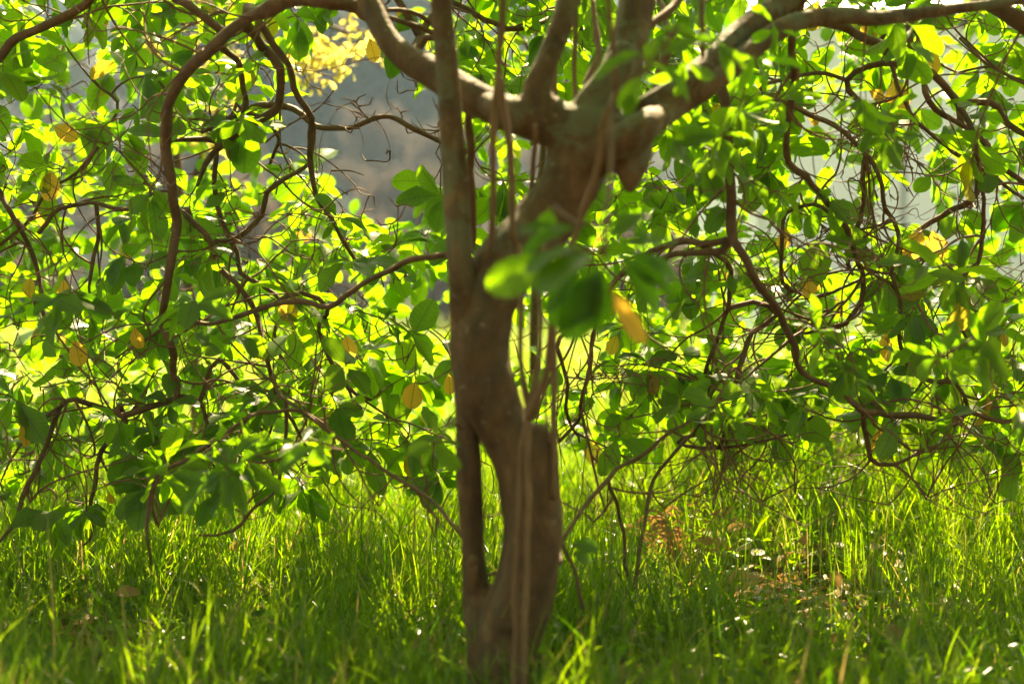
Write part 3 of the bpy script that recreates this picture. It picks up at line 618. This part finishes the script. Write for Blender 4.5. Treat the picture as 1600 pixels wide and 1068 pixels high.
# twigs: the ones that show largest are parts, the rest one part
vis = []; rest = []
for path, v in paths:
    x, y, d = proj(np.array([q[:3] for q in path])); ins = ((x > 0) & (x < 1600) & (y > 0) & (y < 1068))
    vis.append((ins.sum()/max(1, d.mean()) if v else 0))
o_ = np.argsort(-np.array(vis))[:280]; vs = set(int(i) for i in o_ if vis[i] > 0)
V = []; Fc = []
for i, (path, v) in enumerate(paths):
    if i in vs:
        a, b_ = tube(path, 6, .2, i, cap=False); link('twig', mesh('twig', a, b_, M_twig), tree)
    else: tube(path, 4 if not v else 5, 0, i, V, Fc, False)
tw = link('twigs', mesh('twigs', V, Fc, M_twig), tree); tw['kind'] = 'stuff'
print('leaves', len(items), 'twigs', len(paths), 'visible clusters', n_vis)

# ---------------------------------------------------------------- trees behind: yellow one on the left, small-leaved one in the middle
def back_tree(name, label, base, boughs, nleaf, size, tpl, mat, box, yel, cat='tree', extra=None):
    t = empty(name, base); tag(t, label, cat)
    pts = []
    for k, b_ in enumerate(boughs):
        path = catmull(b_, .06); V, Fc = tube(path, 8, .15, k)
        link('trunk' if k == 0 else 'branch', mesh('bough', V, Fc, M_branch), t); pts += [Vector(q[:3]) for q in path]
    L = Leaves(); V = []; Fc = []; n = 0; made = 0
    while made < nleaf and n < nleaf*6:
        n += 1; px, py, d, rx, ry, rd = random.choice(box)
        c = P(px+random.gauss(0, rx), py+random.gauss(0, ry), d+random.gauss(0, rd))
        a = min(pts, key=lambda q: (q-c).length); m1 = (a+c)/2+Vector((random.gauss(0, .04), random.gauss(0, .04), random.uniform(0, .08)))
        tube(catmull([(*a, .003), (*m1, .002), (*c, .0013)], .06), 4, 0, 0, V, Fc, False); pts.append(c)
        for k in range(5):
            s_ = a.lerp(c, random.uniform(.6, 1)) if k else c
            L.add(s_, Vector((random.gauss(0, .7), random.gauss(0, .5), random.uniform(-1, .3))), sunv*.6+Vector((random.gauss(0, .5), random.gauss(0, .5), random.gauss(0, .5))), size*random.uniform(.7, 1.15), random.choice(tpl), (random.random(), random.random()*yel)); made += 1
    link('twigs', mesh('twigs', V, Fc, M_branch, True), t)['kind'] = 'stuff'
    for it in L.L[:250]: single_leaf('leaf', it, mat, t)
    if len(L.L) > 250: L.build('foliage', mat, t, L.L[250:])['kind'] = 'stuff'
def tr4(pts, d): return trace(pts, d)
b0 = P(300, 600, 7.2); b0.z = 0
back_tree('yellow_leaved_tree', 'small tree with sunlit yellow leaves behind the left drooping branches', b0,
    [trace([(300, 760, 9), (305, 600, 8), (290, 400, 8), (270, 200, 7), (240, 60, 6), (220, -60, 4)], 7.2), trace([(285, 330, 5), (330, 200, 5), (350, 120, 4), (330, 40, 4)], 7.2), trace([(240, 80, 5), (330, 10, 5), (440, 20, 4), (540, 50, 3), (590, 80, 2)], 7.2, 7.8), trace([(270, 190, 4), (310, 160, 3), (340, 175, 3)], 7.2)],
    700, .05, list(range(20, 25)), M_yleaf, [(280, 30, 7.2, 50, 30, .25), (240, 70, 7.2, 30, 30, .2), (330, 100, 7.2, 25, 40, .2), (540, 60, 7.0, 35, 25, .15), (490, 90, 7.0, 25, 20, .15), (330, 210, 7.1, 30, 30, .2)], .5)
b1 = P(830, 600, 6.6); b1.z = 0
back_tree('small_leaved_tree', 'slender tree with small pointed green leaves directly behind the forked trunk', b1,
    [trace([(838, 790, 8), (835, 600, 8), (838, 380, 7), (850, 200, 6), (840, 60, 5), (835, -60, 4)], 6.6), trace([(846, 180, 4), (800, 110, 4), (740, 80, 3), (700, 90, 2)], 6.6), trace([(850, 200, 4), (900, 120, 4), (930, 60, 3), (960, -20, 3)], 6.6), trace([(842, 100, 4), (800, 40, 3), (760, 10, 3), (700, -20, 2)], 6.6)],
    420, .085, list(range(20, 25)), M_leaf, [(770, 110, 6.6, 35, 50, .2), (730, 60, 6.6, 40, 30, .2), (820, 60, 6.6, 40, 40, .2), (920, 60, 6.6, 35, 50, .2), (1060, 60, 6.6, 40, 50, .2), (750, 170, 6.5, 30, 30, .2)], .15)

# ---------------------------------------------------------------- grass
def blades(name, n, xs, ys, hs, ws, lean, brown, mat, seg=5, tr=(0, 1)):
    nb = n; az = rng.uniform(0, 2*np.pi, nb); le = rng.gamma(3, lean/3, nb); le = np.clip(le, .02, 1.5)
    fa = rng.uniform(0, 2*np.pi, nb); tone = np.clip(rng.normal(.45, .3, nb), 0, 1); br = (rng.random(nb) < brown)*rng.uniform(.4, 1, nb)
    zs = np.array([ground_h(a, b_) for a, b_ in zip(xs, ys)])-.01
    K = seg+1; V = np.zeros((nb, K*2, 3)); curve = rng.uniform(.3, 1.6, nb)
    px = xs.copy(); py = ys.copy(); pz = zs.copy()
    wx = np.cos(fa)*ws*.5; wy = np.sin(fa)*ws*.5
    for k in range(K):
        t = k/seg; wk = (1-t**2.2)*(1 if k else .8)+.02
        V[:, 2*k] = np.stack([px-wx*wk, py-wy*wk, pz], 1); V[:, 2*k+1] = np.stack([px+wx*wk, py+wy*wk, pz], 1)
        a = le*(.3+curve*t*1.3); a = np.clip(a, 0, 2.2); st = hs/seg
        px = px+np.sin(a)*np.cos(az)*st; py = py+np.sin(a)*np.sin(az)*st; pz = pz+np.cos(a)*st
        V[:, 2*k:2*k+2, 2] = np.maximum(V[:, 2*k:2*k+2, 2], zs[:, None]+.002) if k else V[:, 2*k:2*k+2, 2]
    q = np.array([[2*k, 2*k+1, 2*k+3, 2*k+2] for k in range(seg)])
    Fq = (q[None]+(np.arange(nb)*K*2)[:, None, None]).reshape(-1, 4)
    T = np.repeat(np.stack([tone, br], 1), K*2, axis=0)
    o = link(name, np_mesh(name, V.reshape(-1, 3), Fq, mat, None, T)); return o
def sample_ground(n, y0, y1, margin=1.15, power=1.0, keep=None):
    X = []; Y = []; tot = 0
    while tot < n:
        u = rng.random(n); y = (y0**power+(y1**power-y0**power)*u)**(1/power); x = rng.uniform(-1, 1, n)*(y*.30*margin+.25)
        if keep is not None: m_ = keep(x, y); x, y = x[m_], y[m_]
        X.append(x); Y.append(y); tot += len(x)
    return np.concatenate(X)[:n], np.concatenate(Y)[:n]
def pn(x, y, s, o=0): return np.array([noise.noise(Vector((a*s+o, b_*s, o))) for a, b_ in zip(x, y)])
FL = [('broad tan fallen leaf lying level on the grass right of the trunk', 1200, 905, 4.75, 178, .13, (.9, 1), .9),
      ('small orange fallen leaf in the grass above the broad tan leaf', 1243, 846, 5.2, 20, .05, (.4, .3), .5),
      ('curled brown fallen leaf caught in grass at the far left', 172, 930, 4.3, 35, .07, (.3, .2), 1.4),
      ('pale dry fallen leaf lying in grass left of the small orange leaf', 1165, 818, 5.3, 200, .06, (.9, .8), .9),
      ('upright pointed orange leaf stuck in grass below the small orange leaf', 1322, 925, 4.8, 110, .07, (.7, .6), .2),
      ('flat reddish brown leaf in the far grass beneath the right branches', 1308, 746, 6.4, 5, .08, (.4, .3), 1.5)]
def keep_near(x, y):
    k = pn(x, y, 1.7); bare_ = np.exp(-(((x-1.05)/.55)**2+((y-5.0)/.6)**2))
    cut = np.zeros(len(x))
    for _, fx, fy, fd, *_r in FL:
        q = P(fx, fy, fd); cut = np.maximum(cut, ((np.abs(x-q.x) < .11) & (y < q.y+.03) & (y > q.y-.5))*.93)
    return rng.random(len(x)) < np.clip(.75+k*1.3-bare_*.55, .12, 1)*(1-cut)
n = 92000; x, y = sample_ground(n, 3.15, 7.6, power=1.6, keep=keep_near)
hh = rng.gamma(2.6, .060, n)*(1+.6*pn(x, y, .9, 5)); hh *= np.where(x < .25, 1.05, .85); hh = np.clip(hh, .05, .45)
# low between the camera and the trunk, where nothing hides the view
hh *= np.clip((y-2.2)/1.6, .45, 1)
hh *= np.where((x > .4) & (y > 5.2), 1.5, 1)
tag(blades('grass', n, x, y, hh, rng.gamma(5, .0006, n)+.0014, .85, .07, M_grass), 'long green grass growing thick around the tree', 'grass', kind='stuff')
n = 42000; x, y = sample_ground(n, 7.4, 26, power=.8)
tag(blades('meadow_grass', n, x, y, np.clip(rng.gamma(5, .045, n), .08, .5), rng.uniform(.005, .012, n), .8, .25, M_grass, 4), 'bright sunlit meadow grass beyond the drooping branches', 'grass', kind='stuff')
# low undergrowth of small round leaves
n = 1500; x, y = sample_ground(n, 4.2, 7.5, power=1.3)
tag(blades('grass_stalks', n, x, y, rng.uniform(.25, .48, n), rng.uniform(.0018, .0035, n), .22, .12, M_grass), 'thin tall dark grass stalks standing above the sward', 'grass', kind='stuff')
n = 8000; x, y = sample_ground(n, 3.0, 8.5, power=1.3); L = Leaves()
for a, b_ in zip(x, y):
    z = ground_h(a, b_)+random.uniform(.01, .11); L.add((a, b_, z), Vector((random.gauss(0, 1), random.gauss(0, 1), random.uniform(-.2, .6))), Vector((random.gauss(0, .4), random.gauss(0, .4), 1)), random.uniform(.018, .045), random.randrange(14), (random.random(), 0))
tag(L.build('ground_cover', M_grass, None, L.L), 'small leafy weeds low among the grass stems', 'weeds', kind='stuff')
# leaf litter under the grass
L = Leaves(); n = 1400; x, y = sample_ground(n, 3.0, 7.0, power=1.3)
x[:260] = rng.normal(.95, .42, 260); y[:260] = rng.normal(4.95, .5, 260)
for a, b_ in zip(x, y):
    L.add((a, b_, ground_h(a, b_)+random.uniform(.006, .06)), Vector((random.gauss(0, 1), random.gauss(0, 1), random.gauss(0, .25))), Vector((random.gauss(0, .3), random.gauss(0, .3), 1)), random.uniform(.04, .085), random.randrange(14), (random.random(), random.random()*.5))
tag(L.build('leaf_litter', M_litter, None, L.L), 'old brown leaf litter lying beneath the grass', 'leaf litter', kind='stuff')
# meadow flowers: little white and pink heads, many added to imitate white glints
V = []; Fc = []
m_fl, nt, bs, out = newmat('petal_and_glint'); bs.inputs['Base Color'].default_value = (.75, .75, .7, 1); bs.inputs['Roughness'].default_value = .6
n = 3200; x, y = sample_ground(n, 7.5, 24, power=.8)
for a, b_ in zip(x, y):
    z = ground_h(a, b_)+random.uniform(.12, .3); r = random.uniform(.008, .018); b0_ = len(V); ph = random.random()*6
    tx, ty = random.gauss(0, .4), random.gauss(-.3, .4)
    V.append((a, b_, z))
    for k in range(10):
        rr = r*(1.5 if k % 2 == 0 else .7); ax, ay = math.cos(ph+k*.628)*rr, math.sin(ph+k*.628)*rr; V.append((a+ax, b_+ay, z+.004+ax*tx+ay*ty))
    for k in range(10): Fc.append((b0_, b0_+1+k, b0_+1+(k+1) % 10))
tag(link('meadow_flowers_and_glints', mesh('meadow_flowers_and_glints', V, Fc, m_fl)), 'tiny white flowers and painted white glints scattered over the sunlit meadow', 'flowers', kind='stuff')

# fallen leaves that can be told apart
for lab, px, py, d, a_, s_, ti, nz in FL:
    p = P(px, py, d); gh = ground_h(p.x, p.y)
    L = Leaves(); t = Vector((math.cos(R_(a_)), .1, math.sin(R_(a_))*.5)); L.add(p, t, Vector((0, -1, nz)), s_, random.randrange(14), ti)
    pos, A, size, k, tint = L.L[0]; tv, tu, tf = ALLT[k]
    Vv = tv@A*size; me = np_mesh('fallen_leaf', Vv, tf, M_litter, tu, np.tile(np.array(tint), (len(tv), 1)))
    o = link('fallen_leaf', me); o.location = p; tag(o, lab, 'leaf', 'fallen leaves in the grass')
# a dead, rust-brown stalky plant right of the trunk
dp = P(1072, 945, 4.9); dp.z = ground_h(dp.x, dp.y)
dr = empty('dried_fern', dp); tag(dr, 'withered rust brown fern standing in the grass right of the trunk', 'dead plant')
for k in range(15):
    az = random.uniform(0, 6.28); h = random.uniform(.18, .36); lx, ly = math.cos(az)*h*.45, math.sin(az)*h*.3
    pts = [(dp.x, dp.y, dp.z, .0025), (dp.x+lx*.35, dp.y+ly*.35, dp.z+h*.6, .002), (dp.x+lx*.8, dp.y+ly*.8, dp.z+h*.95, .0014), (dp.x+lx*1.3, dp.y+ly*1.3, dp.z+h*.8, .0008)]
    path = catmull(pts, .02); V, Fc = tube(path, 4, 0, 0, None, None, False)
    for q in path[2:]:
        for s in (-1, 1):
            b0_ = len(V); l = .03; d_ = Vector((s*random.uniform(.5, 1), random.uniform(-.6, .6), random.uniform(-.9, .1)))*l; c = Vector(q[:3])
            V += [c, c+d_*.5+Vector((0, 0, .004)), c+d_, c+d_*.5-Vector((0, 0, .004))]; Fc.append((b0_, b0_+1, b0_+2, b0_+3))
    me = mesh('frond', V, Fc, M_litter); a = me.color_attributes.new('tint', 'FLOAT_COLOR', 'POINT')
    for e in a.data: e.color = (.8, .35, 0, 1)
    link('frond', me, dr)

# ---------------------------------------------------------------- pale building on the right
m_wall, nt, bs, out = newmat('pale_panel')
tc = N(nt, 'ShaderNodeTexCoord'); n1 = N(nt, 'ShaderNodeTexNoise', Scale=1.4, Detail=5.0); nt.links.new(tc.outputs['Object'], n1.inputs['Vector'])
nt.links.new(ramp_(nt, n1.outputs[0], [(.3, (.76, .80, .75)), (.7, (.86, .89, .85))]), bs.inputs['Base Color']); bs.inputs['Roughness'].default_value = .5
m_post, nt, bs2, out = newmat('grey_metal'); bs2.inputs['Base Color'].default_value = (.35, .38, .36, 1); bs2.inputs['Roughness'].default_value = .5
def box(name, x0, x1, y0, y1, z0, z1, mat, parent, bev=.01):
    v = [(x, y, z) for z in (z0, z1) for y in (y0, y1) for x in (x0, x1)]
    f = [(0, 2, 3, 1), (4, 5, 7, 6), (0, 1, 5, 4), (2, 6, 7, 3), (0, 4, 6, 2), (1, 3, 7, 5)]
    me = mesh(name, v, f, mat, False); o = link(name, me, parent)
    if bev: b_ = o.modifiers.new('b', 'BEVEL'); b_.width = bev; b_.segments = 2
    return o
YB = 18.0; xb = (1192-800)/F*YB
bl = empty('pale_shed', (xb+3, YB, 0)); tag(bl, 'large pale grey panelled shed behind the branches on the right', 'building')
w_ = (1410-1192)/F*YB; x = xb; k = 0
while x < xb+9:
    box('wall_panel', x+.012, x+w_-.012, YB, YB+.08, -.2, 3.55, m_wall, bl); box('post', x+w_-.03, x+w_+.03, YB-.025, YB+.1, -.2, 3.6, m_post, bl, .005); x += w_+.024*0; k += 1
box('side_wall', xb-.06, xb+.01, YB+.1, YB+7, -.2, 3.5, m_wall, bl)
box('rear_wall', xb-.06, x, YB+7, YB+7.1, -.2, 3.5, m_wall, bl)
Vr = [(xb-.2, YB-.15, 3.62), (x+.1, YB-.15, 3.62), (x+.1, YB+3.5, 4.5), (xb-.2, YB+3.5, 4.5), (xb-.2, YB+7.3, 3.62), (x+.1, YB+7.3, 3.62)]
Vr += [(a, b_, c+.08) for a, b_, c in Vr]
link('roof', mesh('roof', Vr, [(0, 1, 2, 3)[::-1], (3, 2, 5, 4)[::-1], (6, 7, 8, 9), (9, 8, 11, 10), (0, 1, 7, 6), (4, 5, 11, 10)[::-1], (0, 3, 9, 6)[::-1], (3, 4, 10, 9)[::-1], (1, 2, 8, 7), (2, 5, 11, 8)], m_post, False), bl)
link('gable', mesh('gable', [(xb, YB+.1, 3.5), (xb, YB+7, 3.5), (xb, YB+3.5, 4.45)], [(0, 1, 2)], m_wall, False), bl)

# ---------------------------------------------------------------- brush and wooded hillside
def clump_mesh(name, mat, n, rx, rz, size, h0, seed, brownish, upright=0., lobes=9):
    r = np.random.default_rng(seed); Lc = r.normal(0, 1, (lobes, 3)); Lc /= np.linalg.norm(Lc, axis=1)[:, None]; Lc *= r.uniform(.25, .8, (lobes, 1))
    c = Lc[r.integers(0, lobes, n)]; p = c+r.normal(0, .26, (n, 3)); p *= np.array([rx, rx, rz]); p[:, 2] += h0
    p[:, 2] = np.maximum(p[:, 2], .05)
    u = r.normal(0, 1, (n, 3)); u[:, 2] += upright*np.sign(u[:, 2]); u /= np.linalg.norm(u, axis=1)[:, None]
    v = np.cross(u, r.normal(0, 1, (n, 3))); v /= np.linalg.norm(v, axis=1)[:, None]; s = r.uniform(.5, 1.3, (n, 1))*size
    asp = .28 if upright else .6
    V = np.stack([p-u*s, p+v*s*asp, p+u*s, p-v*s*asp], 1).reshape(-1, 3)
    T = np.repeat(np.stack([r.random(n), np.full(n, brownish)*r.random(n)], 1), 4, axis=0)
    return np_mesh(name, V, np.arange(n*4).reshape(-1, 4), mat, None, T, False)
far_protos = []
for k in range(5):
    con = k in (0, 1)
    V, Fc = tube(catmull([(0, 0, -.5, .22), (.1, 0, 3, .17), (-.1, .1, 6.5, .1), (0, 0, 8.5, .04)], .5), 7, .1, k)
    for j in range(6):
        a = random.uniform(0, 6.28); h = random.uniform(3, 6.5); tube(catmull([(0, 0, h, .07), (math.cos(a), math.sin(a), h+.6, .05), (math.cos(a)*2, math.sin(a)*2, h+1, .02)], .4), 5, 0, 0, V, Fc)
    tmn = mesh('trunk', V, Fc, M_branch); cm = clump_mesh('crown', M_far, 2000, 1.9 if con else 2.9, 3.9 if con else 3.0, .24, 4.6, k+1, (0, .1, .3, .8, .2)[k])
    far_protos.append((tmn, cm))
kinds = ['dark narrow evergreen', 'dark upright evergreen', 'olive brown rounded tree', 'grey brown half bare tree', 'dull green rounded tree']
spots = []
for k in range(120):
    y = random.uniform(55, 190); px = random.uniform(-150, 1300) if k % 3 == 0 else random.uniform(300, 760); spots.append((y, px))
spots.sort()
for k, (y, px) in enumerate(spots):
    x = (px-800)/F*y; q = k % 5; t = empty('hillside_tree', (x, y, ground_h(x, y)-.2), random.uniform(0, 6.28)); s = random.uniform(.6, 1.15); t.scale = (s, s, s)
    tag(t, kinds[q]+' blurred on the distant wooded hillside', 'tree', kinds[q]+'s on the far hillside')
    for nme, me in (('trunk', far_protos[q][0]), ('crown', far_protos[q][1])):
        o = bpy.data.objects.new(nme, me); COL.objects.link(o); o.parent = t
br_protos = [clump_mesh('crown', M_brush, 900, 1.1, .75, .17, .8, 30+k, (.1, .5, 0)[k], 1.5) for k in range(3)]
V, Fc = [], []
for j in range(9):
    a = random.uniform(0, 6.28); tube([(0, 0, -.1, .02), (math.cos(a)*.5, math.sin(a)*.5, .8, .012), (math.cos(a)*.8, math.sin(a)*.8, 1.5, .004)], 4, 0, 0, V, Fc)
stm = mesh('stem', V, Fc, M_branch)
for k in range(54):
    y = random.uniform(27, 58); px = random.uniform(-100, 1190); x = (px-800)/F*y
    t = empty('dry_shrub', (x, y, ground_h(x, y)-.05), random.uniform(0, 6.28)); s = random.uniform(.6, 1.3); t.scale = (s, s, s*random.uniform(.7, 1.2))
    q = k % 3; kk = ('pinkish tan', 'tan and green', 'pale straw coloured')[q]
    tag(t, kk+' dry shrub at the foot of the hill beyond the meadow', 'shrub', kk+' shrubs beyond the meadow')
    for nme, me in (('stem', stm), ('crown', br_protos[q])):
        o = bpy.data.objects.new(nme, me); COL.objects.link(o); o.parent = t

# ---------------------------------------------------------------- haze
mh = bpy.data.materials.new('haze'); mh.use_nodes = True; nt = mh.node_tree; nt.nodes.remove(nt.nodes['Principled BSDF'])
pv = nt.nodes.new('ShaderNodeVolumePrincipled'); pv.inputs['Color'].default_value = (.50, .76, 1, 1); pv.inputs['Density'].default_value = .0011; pv.inputs['Anisotropy'].default_value = .3
nt.links.new(pv.outputs[0], nt.nodes['Material Output'].inputs['Volume'])
hz = box('haze', -320, 320, -12, 336, -12, 90, mh, None, 0); hz['kind'] = 'stuff'
